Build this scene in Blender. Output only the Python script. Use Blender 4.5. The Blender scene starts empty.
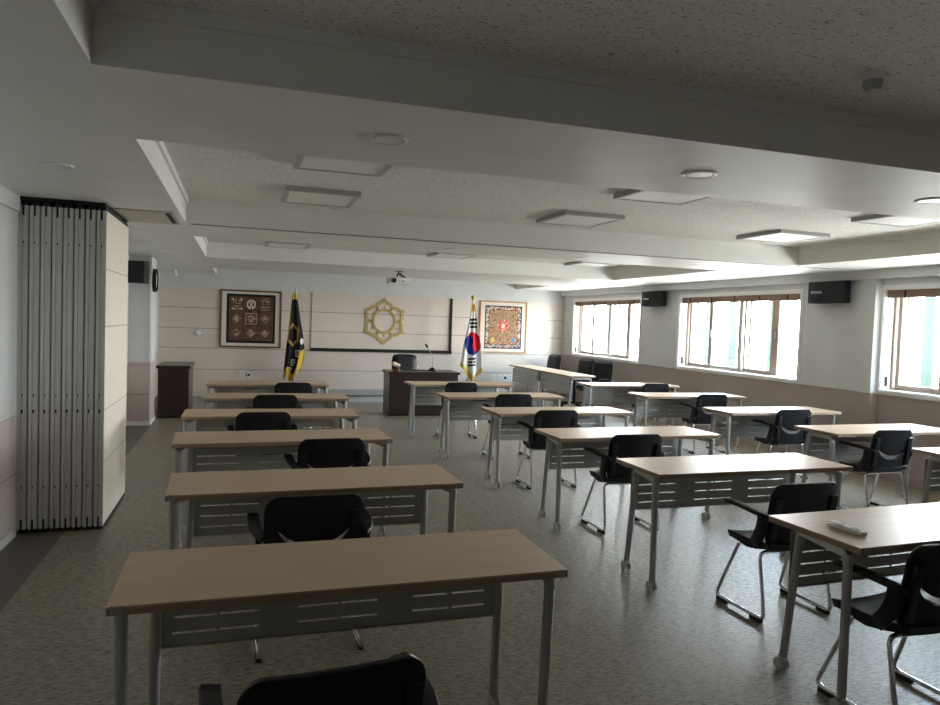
import bpy, bmesh, math, random
from mathutils import Vector, Matrix
from math import sin, cos, pi, radians, sqrt
random.seed(7)
scn = bpy.context.scene
COL = scn.collection

# ------------------------------------------------------------------ camera
CAM_F, CAM_YAW, CAM_PITCH, CAM_ROLL, CAM_H = 717.7, 0.31093, -0.041954, 0.034610, 1.6068
_f = Vector((sin(CAM_YAW)*cos(CAM_PITCH), cos(CAM_YAW)*cos(CAM_PITCH), sin(CAM_PITCH)))
_r = Vector((cos(CAM_YAW), -sin(CAM_YAW), 0)); _u = _r.cross(_f)
_r2 = _r*cos(CAM_ROLL)+_u*sin(CAM_ROLL); _u2 = -_r*sin(CAM_ROLL)+_u*cos(CAM_ROLL)
cam_d = bpy.data.cameras.new('camera'); cam = bpy.data.objects.new('camera', cam_d); COL.objects.link(cam)
cam_d.sensor_width = 36; cam_d.lens = CAM_F/940*36; cam_d.clip_start = .02
M = Matrix((_r2, _u2, -_f)).transposed().to_4x4(); M.translation = (0, 0, CAM_H); cam.matrix_world = M
scn.camera = cam

# ------------------------------------------------------------------ world, sun, exposure
world = bpy.data.worlds.new('world'); scn.world = world; world.use_nodes = True
wn = world.node_tree; wn.nodes.clear()
wo = wn.nodes.new('ShaderNodeOutputWorld'); wb = wn.nodes.new('ShaderNodeBackground')
wg = wn.nodes.new('ShaderNodeTexCoord'); ws = wn.nodes.new('ShaderNodeSeparateXYZ'); wr = wn.nodes.new('ShaderNodeValToRGB')
wm = wn.nodes.new('ShaderNodeMapRange'); wm.inputs[1].default_value = -1; wm.inputs[2].default_value = 1
wn.links.new(wg.outputs['Generated'], ws.inputs[0]); wn.links.new(ws.outputs[2], wm.inputs[0]); wn.links.new(wm.outputs[0], wr.inputs[0])
cr = wr.color_ramp
cr.elements[0].position = 0; cr.elements[0].color = (.42, .41, .39, 1)
cr.elements[1].position = 1; cr.elements[1].color = (.70, .82, 1, 1)
for p_, c_ in ((.46, (.54, .53, .51, 1)), (.50, (1, 1, 1, 1)), (.59, (.97, .985, 1, 1)), (.66, (.62, .79, 1, 1))):
    e_ = cr.elements.new(p_); e_.color = c_
wb.inputs[1].default_value = 20.0
wn.links.new(wr.outputs[0], wb.inputs[0]); wn.links.new(wb.outputs[0], wo.inputs[0])
sd = bpy.data.lights.new('sun', 'SUN'); sd.energy = .7; sd.angle = radians(24); sd.color = (1, .93, .84)
so = bpy.data.objects.new('sun', sd); COL.objects.link(so)
so.rotation_euler = (Vector((-.82, -.38, -.43)).to_track_quat('-Z', 'Y')).to_euler()
# daylight portals in the window openings
for (ya, yb) in ((11.55, 14.27), (7.62, 10.29), (3.66, 6.33)):
    pd = bpy.data.lights.new('window_portal', 'AREA'); pd.shape = 'RECTANGLE'; pd.size = yb-ya; pd.size_y = 1.14
    pd.cycles.is_portal = True
    po = bpy.data.objects.new('window_portal', pd); COL.objects.link(po)
    po.matrix_world = Matrix.Translation((7.42, (ya+yb)/2, 1.57)) @ Matrix(((0, 0, 1), (1, 0, 0), (0, 1, 0))).to_4x4()
vs = scn.view_settings
vs.view_transform = 'Standard'; vs.look = 'None'; vs.gamma = 1; vs.use_curve_mapping = False
vs.exposure = 1.5
scn.cycles.max_bounces = 14; scn.cycles.diffuse_bounces = 10; scn.cycles.glossy_bounces = 6; scn.cycles.transparent_max_bounces = 16

# ------------------------------------------------------------------ materials
def mat(name, color=(.8, .8, .8), rough=.5, metal=0, spec=.5, **kw):
    m = bpy.data.materials.new(name); m.use_nodes = True
    b = m.node_tree.nodes['Principled BSDF']
    b.inputs['Base Color'].default_value = (*color, 1); b.inputs['Roughness'].default_value = rough
    b.inputs['Metallic'].default_value = metal; b.inputs['Specular IOR Level'].default_value = spec
    for k, v in kw.items(): b.inputs[k.replace('_', ' ')].default_value = v
    return m
def N(m, t, **kw):
    n = m.node_tree.nodes.new(t)
    for k, v in kw.items():
        if k.startswith('i_'):
            key = k[2:]; key = int(key) if key.isdigit() else key.replace('_', ' ')
            n.inputs[key].default_value = v
        else: setattr(n, k, v)
    return n
def L(m, a, b): m.node_tree.links.new(a, b)
def bsdf(m): return m.node_tree.nodes['Principled BSDF']
def coords(m, scale=(1, 1, 1), kind='Object', rot=(0, 0, 0)):
    t = N(m, 'ShaderNodeTexCoord'); mp = N(m, 'ShaderNodeMapping'); mp.inputs['Scale'].default_value = scale
    mp.inputs['Rotation'].default_value = rot
    L(m, t.outputs[kind], mp.inputs[0]); return mp.outputs[0]
def ramp(m, fac, stops):
    r = N(m, 'ShaderNodeValToRGB'); e = r.color_ramp.elements
    e[0].position, e[0].color = stops[0][0], (*stops[0][1], 1); e[1].position, e[1].color = stops[-1][0], (*stops[-1][1], 1)
    for p, c in stops[1:-1]:
        x = e.new(p); x.color = (*c, 1)
    L(m, fac, r.inputs[0]); return r.outputs[0]
def bump(m, h, strength=.3, dist=.002):
    b = N(m, 'ShaderNodeBump'); b.inputs['Strength'].default_value = strength; b.inputs['Distance'].default_value = dist
    L(m, h, b.inputs['Height']); L(m, b.outputs[0], bsdf(m).inputs['Normal'])

def noisy(name, c, amt=.06, scale=8, rough=.6, spec=.4, bmp=0, sc=(1, 1, 1), **kw):
    m = mat(name, c, rough, 0, spec, **kw)
    n = N(m, 'ShaderNodeTexNoise'); n.inputs['Scale'].default_value = scale; n.inputs['Detail'].default_value = 4
    L(m, coords(m, sc), n.inputs[0])
    a = tuple(max(0, x*(1-amt)) for x in c); b = tuple(min(1, x*(1+amt)) for x in c)
    L(m, ramp(m, n.outputs[0], [(.3, a), (.7, b)]), bsdf(m).inputs['Base Color'])
    if bmp: bump(m, n.outputs[0], bmp, .001)
    return m

MT = {}
# woven floor covering: short crossing dashes
m = mat('woven_floor', (.2, .18, .16), .42, 0, .75)
co = coords(m)
bt = []
for rot, off in ((0, 0), (pi/2, 0)):
    mp = N(m, 'ShaderNodeMapping'); mp.inputs['Rotation'].default_value = (0, 0, rot); mp.inputs['Scale'].default_value = (22, 100, 1)
    L(m, co, mp.inputs[0]); n = N(m, 'ShaderNodeTexNoise'); n.inputs['Scale'].default_value = 1; n.inputs['Detail'].default_value = 2
    L(m, mp.outputs[0], n.inputs[0]); bt.append(n.outputs[0])
ck = N(m, 'ShaderNodeTexNoise'); ck.inputs['Scale'].default_value = 20; L(m, co, ck.inputs[0])
gt = N(m, 'ShaderNodeMath', operation='GREATER_THAN'); gt.inputs[1].default_value = .5; L(m, ck.outputs[0], gt.inputs[0])
mx = N(m, 'ShaderNodeMix'); L(m, gt.outputs[0], mx.inputs[0]); L(m, bt[0], mx.inputs[2]); L(m, bt[1], mx.inputs[3])
L(m, ramp(m, mx.outputs[0], [(.38, (.10, .082, .058)), (.50, (.255, .218, .162)), (.66, (.37, .32, .245))]), bsdf(m).inputs['Base Color'])
bump(m, mx.outputs[0], .35, .0012); MT['floor'] = m
MT['border'] = noisy('dark_border_floor', (.125, .112, .097), .12, 60, .5, .5)
# acoustic tile: small dark worm marks
m = mat('acoustic_tile', (.6, .6, .57), .85, 0, .2)
co = coords(m, (62, 165, 60)); n = N(m, 'ShaderNodeTexNoise'); n.inputs['Scale'].default_value = 1; n.inputs['Detail'].default_value = 1; n.inputs['Distortion'].default_value = .8
L(m, co, n.inputs[0])
L(m, ramp(m, n.outputs[0], [(.0, (.16, .16, .15)), (.325, (.20, .20, .18)), (.36, (.76, .75, .72)), (1, (.80, .79, .76))]), bsdf(m).inputs['Base Color'])
MT['tile'] = m
MT['ceiling'] = noisy('ceiling_paint', (.74, .735, .705), .03, 3, .50, .3)
MT['paint'] = noisy('grey_wall_paint', (.56, .57, .565), .03, 4, .55, .3)
MT['white'] = mat('white_paint', (.75, .75, .73), .4)
def panel(name, c, seams, h=.006):
    # wood-grain board cladding with thin seams at given heights
    m = mat(name, c, .42, 0, .4)
    n = N(m, 'ShaderNodeTexNoise'); n.inputs['Scale'].default_value = 1; n.inputs['Detail'].default_value = 4
    L(m, coords(m, (6, 6, 160)), n.inputs[0])
    col = ramp(m, n.outputs[0], [(.3, tuple(x*.93 for x in c)), (.7, tuple(min(1, x*1.05) for x in c))])
    sp = N(m, 'ShaderNodeSeparateXYZ'); L(m, N(m, 'ShaderNodeNewGeometry').outputs['Position'], sp.inputs[0]); last = None
    for s in seams:
        a = N(m, 'ShaderNodeMath', operation='COMPARE'); a.inputs[1].default_value = s; a.inputs[2].default_value = h
        L(m, sp.outputs[2], a.inputs[0])
        if last is None: last = a.outputs[0]
        else:
            q = N(m, 'ShaderNodeMath', operation='MAXIMUM'); L(m, last, q.inputs[0]); L(m, a.outputs[0], q.inputs[1]); last = q.outputs[0]
    x = N(m, 'ShaderNodeMix', data_type='RGBA'); L(m, last, x.inputs[0]); L(m, col, x.inputs[6]); x.inputs[7].default_value = (*[v*.38 for v in c], 1)
    L(m, x.outputs[2], bsdf(m).inputs['Base Color']); return m
MT['back_panel'] = panel('beige_board_cladding', (.60, .53, .475), (.52, .934, 1.315, 1.708))
MT['side_panel'] = panel('beige_side_cladding', (.47, .405, .36), (.436, .849), .004)
MT['right_panel'] = mat('brown_beige_wainscot', (.36, .30, .27), .5, 0, .3)
MT['part_panel'] = panel('cream_partition_board', (.78, .71, .62), (.494, .876, 1.485, 1.899), .0035)
MT['base'] = mat('pale_skirting', (.55, .55, .54), .4)
# table laminate
m = mat('beige_laminate', (.5, .4, .3),   .38, 0, .36)
n = N(m, 'ShaderNodeTexNoise'); n.inputs['Scale'].default_value = 1; n.inputs['Detail'].default_value = 5
L(m, coords(m, (3, 60, 60)), n.inputs[0])
L(m, ramp(m, n.outputs[0], [(.3, (.50, .355, .230)), (.7, (.575, .42, .285))]), bsdf(m).inputs['Base Color']); MT['lam'] = m
m = mat('brown_edge_band', (.30, .20, .13), .5); MT['edge'] = m
m = mat('pale_laminate', (.6, .55, .48), .25, 0, .5); MT['pale'] = m
MT['silver'] = mat('silver_grey_steel', (.42, .42, .41), .35, .35, .5)
MT['modesty'] = mat('grey_modesty_steel', (.37, .37, .35), .42, .1, .5)
MT['insert'] = mat('corner_insert_plastic', (.33, .29, .24), .5)
MT['chrome'] = mat('chrome', (.75, .75, .76), .12, 1)
MT['plastic'] = noisy('black_plastic', (.010, .010, .012), .2, 120, .42, .30)
MT['rubber'] = mat('black_rubber', (.01, .01, .01), .7)
MT['wheel'] = mat('pale_wheel_plastic', (.5, .5, .5), .4)
MT['leather'] = noisy('black_leather', (.009, .010, .013), .2, 60, .45, .3, .2)
MT['greyleather'] = noisy('grey_leather', (.22, .22, .22), .1, 40, .4, .5)
MT['alu'] = mat('brushed_aluminium', (.60, .60, .60), .38, .55)
MT['alud'] = mat('dark_aluminium', (.27, .27, .27), .4, .7)
MT['black'] = mat('black_trim', (.006, .006, .006), .55, 0, .3)
MT['darkwood'] = noisy('dark_wood', (.024, .012, .011), .25, 14, .28, .5, 0, (1, 1, 12))
MT['winframe'] = noisy('tan_window_frame', (.30, .235, .185), .08, 20, .45)
MT['grayframe'] = mat('grey_window_frame', (.36, .35, .32), .4, .2)
MT['valance'] = noisy('brown_blind_slats', (.25, .165, .125), .25, 30, .6, .3, 0, (1, 4, 20))
MT['gold'] = noisy('gold_emblem', (.42, .31, .12), .12, 40, .38, .5, 0, Metallic=.55)
MT['brass'] = mat('brass', (.6, .42, .12), .3, .8)
MT['dif'] = mat('light_diffuser', (.80, .80, .77), .5)
MT['fixframe'] = mat('grey_light_frame', (.42, .42, .40), .5)
MT['lens'] = mat('downlight_lens', (.7, .72, .68), .3)
MT['hatch'] = mat('beige_hatch', (.46, .42, .37), .5)
MT['artwood'] = mat('brown_picture_frame', (.17, .075, .03), .4)
MT['artwoodl'] = mat('light_picture_frame', (.50, .27, .12), .4)
MT['mount'] = mat('picture_mount', (.60, .58, .52), .7)
MT['speaker'] = mat('speaker_cabinet', (.012, .014, .018), .6, 0, .3)
MT['grille'] = mat('speaker_grille', (.020, .023, .028), .7, 0, .3)
MT['clockface'] = mat('clock_face', (.7, .7, .7), .4)
MT['brownwood'] = mat('brown_wood', (.14, .06, .03), .4)
MT['cream'] = mat('cream', (.6, .5, .4), .5)
MT['stage'] = mat('stage_top', (.24, .27, .30), .32, 0, .5)
MT['red'] = mat('red_plastic', (.5, .06, .03), .5)
def glass(name, tint):
    m = bpy.data.materials.new(name); m.use_nodes = True; nt = m.node_tree; nt.nodes.clear()
    o = nt.nodes.new('ShaderNodeOutputMaterial'); t = nt.nodes.new('ShaderNodeBsdfTransparent'); g = nt.nodes.new('ShaderNodeBsdfGlossy')
    x = nt.nodes.new('ShaderNodeMixShader'); x.inputs[0].default_value = .05
    t.inputs[0].default_value = (*tint, 1); g.inputs[1].default_value = .02
    nt.links.new(t.outputs[0], x.inputs[1]); nt.links.new(g.outputs[0], x.inputs[2]); nt.links.new(x.outputs[0], o.inputs[0])
    return m
MT['glass'] = glass('window_glass', (.95, .97, .96)); MT['tint'] = glass('teal_tinted_glass', (.135, .168, .164))
m = mat('painted_pattern', (1, 1, 1), .75, 0, .25)
va = N(m, 'ShaderNodeAttribute', attribute_name='pattern'); L(m, va.outputs['Color'], bsdf(m).inputs['Base Color']); MT['pattern'] = m

# ------------------------------------------------------------------ mesh builder
class MB:
    def __init__(s): s.v = []; s.f = []; s.m = []
    def add(s, vs, fs, mi=0):
        k = len(s.v); s.v += [tuple(v) for v in vs]; s.f += [tuple(k+i for i in f) for f in fs]; s.m += [mi]*len(fs); return s
    def box(s, a, b, mi=0, xf=None):
        x0, y0, z0 = a; x1, y1, z1 = b
        vs = [(x0, y0, z0), (x1, y0, z0), (x1, y1, z0), (x0, y1, z0), (x0, y0, z1), (x1, y0, z1), (x1, y1, z1), (x0, y1, z1)]
        if xf: vs = [xf @ Vector(v) for v in vs]
        return s.add(vs, [(0, 3, 2, 1), (4, 5, 6, 7), (0, 1, 5, 4), (1, 2, 6, 5), (2, 3, 7, 6), (3, 0, 4, 7)], mi)
    def prism(s, poly, a, b, axis='z', mi=0, xf=None):
        # extrude 2D polygon between a and b on axis
        def P(p, h): return {'z': (p[0], p[1], h), 'y': (p[0], h, p[1]), 'x': (h, p[0], p[1])}[axis]
        n = len(poly); vs = [P(p, a) for p in poly]+[P(p, b) for p in poly]
        if xf: vs = [xf @ Vector(v) for v in vs]
        fs = [tuple(range(n))[::-1], tuple(range(n, 2*n))]+[(i, (i+1) % n, n+(i+1) % n, n+i) for i in range(n)]
        return s.add(vs, fs, mi)
    def sweep(s, pts, prof, mi=0, closed=False, up=Vector((0, 0, 1)), cap=True):
        # prof: list of (u,w) offsets, u along side vector, w along "up-ish"
        pts = [Vector(p) for p in pts]; n = len(pts); k = len(prof); vs = []; pu = None
        for i in range(n):
            a = pts[i-1] if (i or closed) else pts[i]; c = pts[(i+1) % n] if (i < n-1 or closed) else pts[i]
            t = (c-a).normalized()
            if pu is None:
                q = up if abs(t.dot(up)) < .95 else Vector((0, 1, 0)); w = (q-t*q.dot(t)).normalized()
            else: w = (pu-t*pu.dot(t)).normalized()
            pu = w; sd_ = t.cross(w)
            for (x, y) in prof: vs.append(pts[i]+sd_*x+w*y)
        fs = []
        for i in range(n if closed else n-1):
            j = (i+1) % n
            for q in range(k): fs.append((i*k+q, i*k+(q+1) % k, j*k+(q+1) % k, j*k+q))
        if not closed and cap: fs += [tuple(range(k))[::-1], tuple((n-1)*k+q for q in range(k))]
        return s.add(vs, fs, mi)
    def tube(s, pts, r, seg=8, mi=0, closed=False, up=Vector((0, 0, 1))):
        return s.sweep(pts, [(r*cos(2*pi*i/seg), r*sin(2*pi*i/seg)) for i in range(seg)], mi, closed, up)
    def lathe(s, prof, c=(0, 0, 0), seg=16, mi=0, axis='z'):
        vs = []; k = len(prof)
        for i in range(seg):
            a = 2*pi*i/seg
            for (r, h) in prof:
                p = {'z': (r*cos(a), r*sin(a), h), 'x': (h, r*cos(a), r*sin(a)), 'y': (r*sin(a), h, r*cos(a))}[axis]
                vs.append((c[0]+p[0], c[1]+p[1], c[2]+p[2]))
        fs = [(i*k+j, ((i+1) % seg)*k+j, ((i+1) % seg)*k+j+1, i*k+j+1) for i in range(seg) for j in range(k-1)]
        if prof[0][0] > 1e-6: fs.append(tuple(i*k for i in range(seg))[::-1])
        if prof[-1][0] > 1e-6: fs.append(tuple(i*k+k-1 for i in range(seg)))
        return s.add(vs, fs, mi)
    def build(s, name, mats, parent=None, bevel=0, smooth=False, merge=False, auto=True):
        me = bpy.data.meshes.new(name); me.from_pydata(s.v, [], s.f)
        if not isinstance(mats, (list, tuple)): mats = [mats]
        for q in mats: me.materials.append(MT[q] if isinstance(q, str) else q)
        me.polygons.foreach_set('material_index', s.m)
        bm = bmesh.new(); bm.from_mesh(me)
        if merge: bmesh.ops.remove_doubles(bm, verts=bm.verts, dist=1e-5)
        bmesh.ops.recalc_face_normals(bm, faces=bm.faces)
        if bevel: bmesh.ops.bevel(bm, geom=[e for e in bm.edges if len(e.link_faces) == 2 and e.calc_face_angle(0) > .6], offset=bevel, segments=2, profile=.6, affect='EDGES')
        if smooth:
            for fc in bm.faces: fc.smooth = True
            for e in bm.edges:
                if len(e.link_faces) == 2 and e.calc_face_angle(0) > .7: e.smooth = False
        bm.to_mesh(me); bm.free(); me.update()
        o = bpy.data.objects.new(name, me); COL.objects.link(o)
        if parent: o.parent = parent
        return o
def tag(o, label, cat, group=None, kind=None):
    if label: o['label'] = label
    if cat: o['category'] = cat
    if group: o['group'] = group
    if kind: o['kind'] = kind
    return o
def empty(name, loc, rz, label, cat, group=None):
    o = bpy.data.objects.new(name, None); COL.objects.link(o); o.location = loc; o.rotation_euler = (0, 0, rz); o.empty_display_size = .1
    return tag(o, label, cat, group)
def struct(mb, name, mats, bevel=0, **k):
    o = mb.build(name, mats, None, bevel, **k); o['kind'] = 'structure'; return o
def kids(o): return [c for c in COL.objects if c.parent == o]
def copy_tree(o, parent=None):
    c = o.copy(); COL.objects.link(c)
    if parent: c.parent = parent
    for ch in kids(o): copy_tree(ch, c)
    return c
def bend(pts, r, seg=5):
    # round the corners of an open/closed polyline
    out = []; n = len(pts); pts = [Vector(p) for p in pts]
    for i in range(n):
        if i in (0, n-1): out.append(pts[i]); continue
        a, b, c = pts[i-1], pts[i], pts[i+1]; d1 = (a-b); d2 = (c-b); rr = min(r, d1.length*.45, d2.length*.45)
        p, q = b+d1.normalized()*rr, b+d2.normalized()*rr
        for k in range(seg+1):
            t = k/seg; out.append(p*(1-t)**2+b*2*t*(1-t)+q*t*t)
    return out
def rrect(x0, y0, x1, y1, r, seg=5):
    o = []
    for cx, cy, a0 in ((x1-r, y1-r, 0), (x0+r, y1-r, 90), (x0+r, y0+r, 180), (x1-r, y0+r, 270)):
        for k in range(seg+1):
            a = radians(a0+90*k/seg); o.append((cx+r*cos(a), cy+r*sin(a)))
    return o

# ------------------------------------------------------------------ room shell
XL, XR, YB, YF, ZC, ZT = -1.48, 6.95, 14.8, -3.6, 2.37, 2.575
XLB = -1.17
b = MB(); b.box((XLB, YF, -.1), (XR, YB, 0), 0).box((XL, YF, -.1), (XLB, YB, 0), 1); struct(b, 'floor', ['floor', 'border'])
# ceiling: soffit bands around coffers, acoustic tile inside
cof = [(-.457, -.55, 5.95, 2.53), (-.457, 3.535, 5.95, 6.60), (-.457, 7.72, 5.76, 10.45), (-.457, 12.88, 5.76, YB)]
b = MB()
ys = [YF]+[v for c in cof for v in (c[1], c[3])]
for i in range(0, len(ys)-1, 2):
    if ys[i+1] > ys[i]: b.box((XL, ys[i], ZC), (XR, ys[i+1], 2.9))
for (x0, y0, x1, y1) in cof:
    b.box((XL, y0, ZC), (x0, y1, 2.9)); b.box((x1, y0, ZC), (XR, y1, 2.9)); b.box((x0, y0, ZT), (x1, y1, 2.9), 1)
struct(b, 'ceiling', ['ceiling', 'tile'])
for i, (x0, y0, x1, y1) in enumerate(cof):
    b = MB(); t, z0, z1 = .018, ZT-.045, ZT
    b.box((x0, y0, z0), (x0+t, y1, z1)).box((x1-t, y0, z0), (x1, y1, z1)).box((x0+t, y0, z0), (x1-t, y0+t, z1)).box((x0+t, y1-t, z0), (x1-t, y1, z1))
    struct(b, 'trim_%d' % (i+1), 'ceiling')
# left wall with cladding, paint above, skirting, cornice
b = MB(); b.box((XL-.2, YF, 0), (XL, YB, .849), 1).box((XL-.2, YF, .849), (XL, YB, 2.9), 0); struct(b, 'wall_left', ['paint', 'side_panel'])
b = MB(); b.box((XL, YF, 0), (XL+.012, 5.70, .065)); struct(b, 'baseboard_left', 'base')
b = MB(); b.box((XL, YF, 2.262), (XL+.02, 5.70, ZC)); struct(b, 'trim_5', 'paint')
# back wall
b = MB(); b.box((XL-.2, YB, 0), (XR+.4, YB+.2, 2.093), 1).box((XL-.2, YB, 2.093), (XR+.4, YB+.2, 2.9), 0); struct(b, 'wall_back', ['paint', 'back_panel'])
b = MB(); b.box((XL, YB-.012, 0), (1.2, YB, .05)); struct(b, 'baseboard_back', 'base')
b = MB(); b.box((XL-.2, YF-.2, 0), (XR+.4, YF, 2.9)); struct(b, 'wall_front', 'paint')
# right wall with window openings
WZ0, WZ1 = .995, 2.145
wins = [(11.555, 14.28), (7.62, 10.30), (3.66, 6.335)]
XO = XR+.42
b = MB(); b.box((XR, YF, 0), (XO, YB, .947), 1); b.box((XR, YF, .947), (XO, YB, WZ0), 0); b.box((XR, YF, WZ1), (XO, YB, 2.9), 0)
e = [YF]+[v for w in sorted(wins) for v in w]+[YB]
for i in range(0, len(e), 2): b.box((XR, e[i], WZ0), (XO, e[i+1], WZ1), 0)
struct(b, 'wall_right', ['paint', 'right_panel'])
b = MB(); b.box((XR-.012, YF, .940), (XR, 6.36, .955)).box((XR-.012, 6.61, .940), (XR, YB, .955)); struct(b, 'trim_6', 'right_panel')
b = MB(); b.box((XR-.1, YF, 2.262), (XR, YB, ZC)); b.box((XR-.115, YF, 2.345), (XR-.1, YB, ZC)); struct(b, 'trim_7', 'paint', .006)
b = MB(); b.box((XR-.014, YF, 0), (XR, YB, .1)); struct(b, 'baseboard_right', 'right_panel')
# narrow pilaster between second and third window
b = MB(); b.prism([(XR, 6.36), (XR-.07, 6.40), (XR-.07, 6.56), (XR, 6.61)], .955, 2.262, 'z', 0).prism([(XR, 6.36), (XR-.07, 6.40), (XR-.07, 6.56), (XR, 6.61)], 0, .955, 'z', 1)
struct(b, 'trim_8', ['paint', 'right_panel'])
# low stage platform across the back
STX0, STX1, STY, STZ = 1.45, 4.95, 13.72, .14
b = MB(); b.box((STX0, STY, 0), (STX1, YB-.001, STZ-.02), 0); b.box((STX0-.01, STY-.02, STZ-.02), (STX1, YB-.001, STZ), 1)
b.box((STX0-.012, STY-.024, STZ-.018), (STX1, STY-.018, STZ-.002), 2)
struct(b, 'floor_platform', ['base', 'stage', 'alud'])
# windows
def window(i, y0, y1):
    # white casing on the wall face
    b = MB(); c = .045
    b.box((XR-.012, y0-c, WZ0-c), (XR, y1+c, WZ0)).box((XR-.012, y0-c, WZ1), (XR, y1+c, WZ1+c)).box((XR-.012, y0-c, WZ0), (XR, y0, WZ1)).box((XR-.012, y1, WZ0), (XR, y1+c, WZ1))
    w = b.build('window_%d' % i, 'ceiling'); w['kind'] = 'structure'
    lin = MB(); lin.box((XR, y0, WZ0-.001), (XO, y1, WZ0+.012)).box((XR, y1-.012, WZ0), (XO, y1+.001, WZ1)).box((XR, y0-.001, WZ0), (XO, y0+.012, WZ1)).box((XR, y0, WZ1-.012), (XO, y1, WZ1+.001))
    lin.build('window_reveal', 'white', w)
    X = 7.10
    f = MB()
    f.box((X-.02, y0+.01, WZ0+.012), (X+.10, y1-.01, WZ0+.03)); f.box((X-.02, y0+.01, WZ1-.03), (X+.10, y1-.01, WZ1-.012))
    f.box((X-.02, y1-.035, WZ0+.03), (X+.10, y1-.012, WZ1-.03)); f.box((X-.02, y0+.012, WZ0+.03), (X+.10, y0+.035, WZ1-.03))
    f.build('window_frame', 'winframe', w, .003)
    def sash(ya, yb, x, st, mt, sa=None, sb=None):
        s = MB(); z0, z1 = WZ0+.03, WZ1-.03; sa = sa or st; sb = sb or st
        s.box((x, ya, z0), (x+.035, ya+sa, z1)).box((x, yb-sb, z0), (x+.035, yb, z1)).box((x, ya+sa, z0), (x+.035, yb-sb, z0+.045)).box((x, ya+sa, z1-.035), (x+.035, yb-sb, z1))
        o = s.build('window_sash', mt, w, .003)
        g = MB(); g.box((x+.014, ya+sa, z0+.045), (x+.020, yb-sb, z1-.035)); g.build('window_pane', 'glass', o)
    e = y1
    sash(e-.625, e-.055, X, .045, 'winframe', .035, .05)
    sash(e-1.36, e-.625, X+.002, .045, 'grayframe', .075, .035)
    sash(e-1.98, e-1.36, X+.038, .045, 'grayframe', .04, .05)
    sash(e-2.13, e-1.52, X+.002, .06, 'winframe', .13, .03)
    # outer pair of aluminium sashes and a tinted film strip at the meeting edges
    o2 = MB(); z0, z1 = WZ0+.012, WZ1-.012; x = X+.17
    for (ya, yb) in ((y0+.012, y0+.05), (y1-.05, y1-.012), ((y0+y1)/2-.03, (y0+y1)/2+.03)): o2.box((x, ya, z0), (x+.04, yb, z1))
    o2.box((x, y0+.05, z0), (x+.04, y1-.05, z0+.04)).box((x, y0+.05, z1-.04), (x+.04, y1-.05, z1))
    o2 = o2.build('outer_frame', 'grayframe', w)
    g = MB()
    for (ya, yb) in ((e-.36, e-.22), (e-1.02, e-.82), (e-1.86, e-1.70)): g.box((x+.015, ya, z0+.04), (x+.019, yb, z1-.04))
    g.build('tinted_film', 'tint', w)
    for yy in (e-.64, e-2.06):
        h = MB(); h.box((X-.018, yy-.012, 1.50), (X+.001, yy+.012, 1.62)); h.build('sash_handle', 'alud', w, .003)
    # cord cleat low on the far reveal
    h = MB(); h.box((XR+.05, y1-.03, WZ0+.05), (XR+.075, y1-.011, WZ0+.16)); h.build('cord_cleat', 'black', w)
for i, (a, c) in enumerate(wins): window(i+1, a, c)
for i, (y0, y1) in enumerate(wins[:3]):
    v = MB(); v.box((XR+.02, y0+.03, 2.045), (XR+.055, y1-.016, WZ1-.014))
    for k in range(7): v.tube([(XR+.016, y0+.04, 2.050+k*.0135), (XR+.016, y1-.03, 2.050+k*.0135)], .007, 6)
    nm = ['rolled up brown slat blind of the window nearest the far corner', 'rolled up brown slat blind of the window between the two wall speakers', 'rolled up brown slat blind of the window at the right photo edge'][i]
    o = tag(v.build('roller_blind', 'valance'), nm, 'blind', 'brown window blinds')
    for k in range(5):
        q = MB(); yy = y0+.25+k*(y1-y0-.5)/4; q.box((XR+.004, yy-.008, 2.04), (XR+.013, yy+.008, WZ1-.014)); q.build('blind_cord', 'black', o)

# pillar on the left with lower cladding
PX0, PX1, PY0, PY1 = XL, -1.193, 10.95, 11.58
b = MB(); b.box((PX0, PY0, 0), (PX1, PY1, .895), 1).box((PX0, PY0, .895), (PX1, PY1, ZC), 0); b.box((PX1-.02, PY0-.006, .895), (PX1+.006, PY0+.02, ZC), 2).box((PX0, PY0-.012, 0), (PX1+.012, PY1, .06), 2)
struct(b, 'wall_pillar', ['paint', 'side_panel', 'white'])

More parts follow.
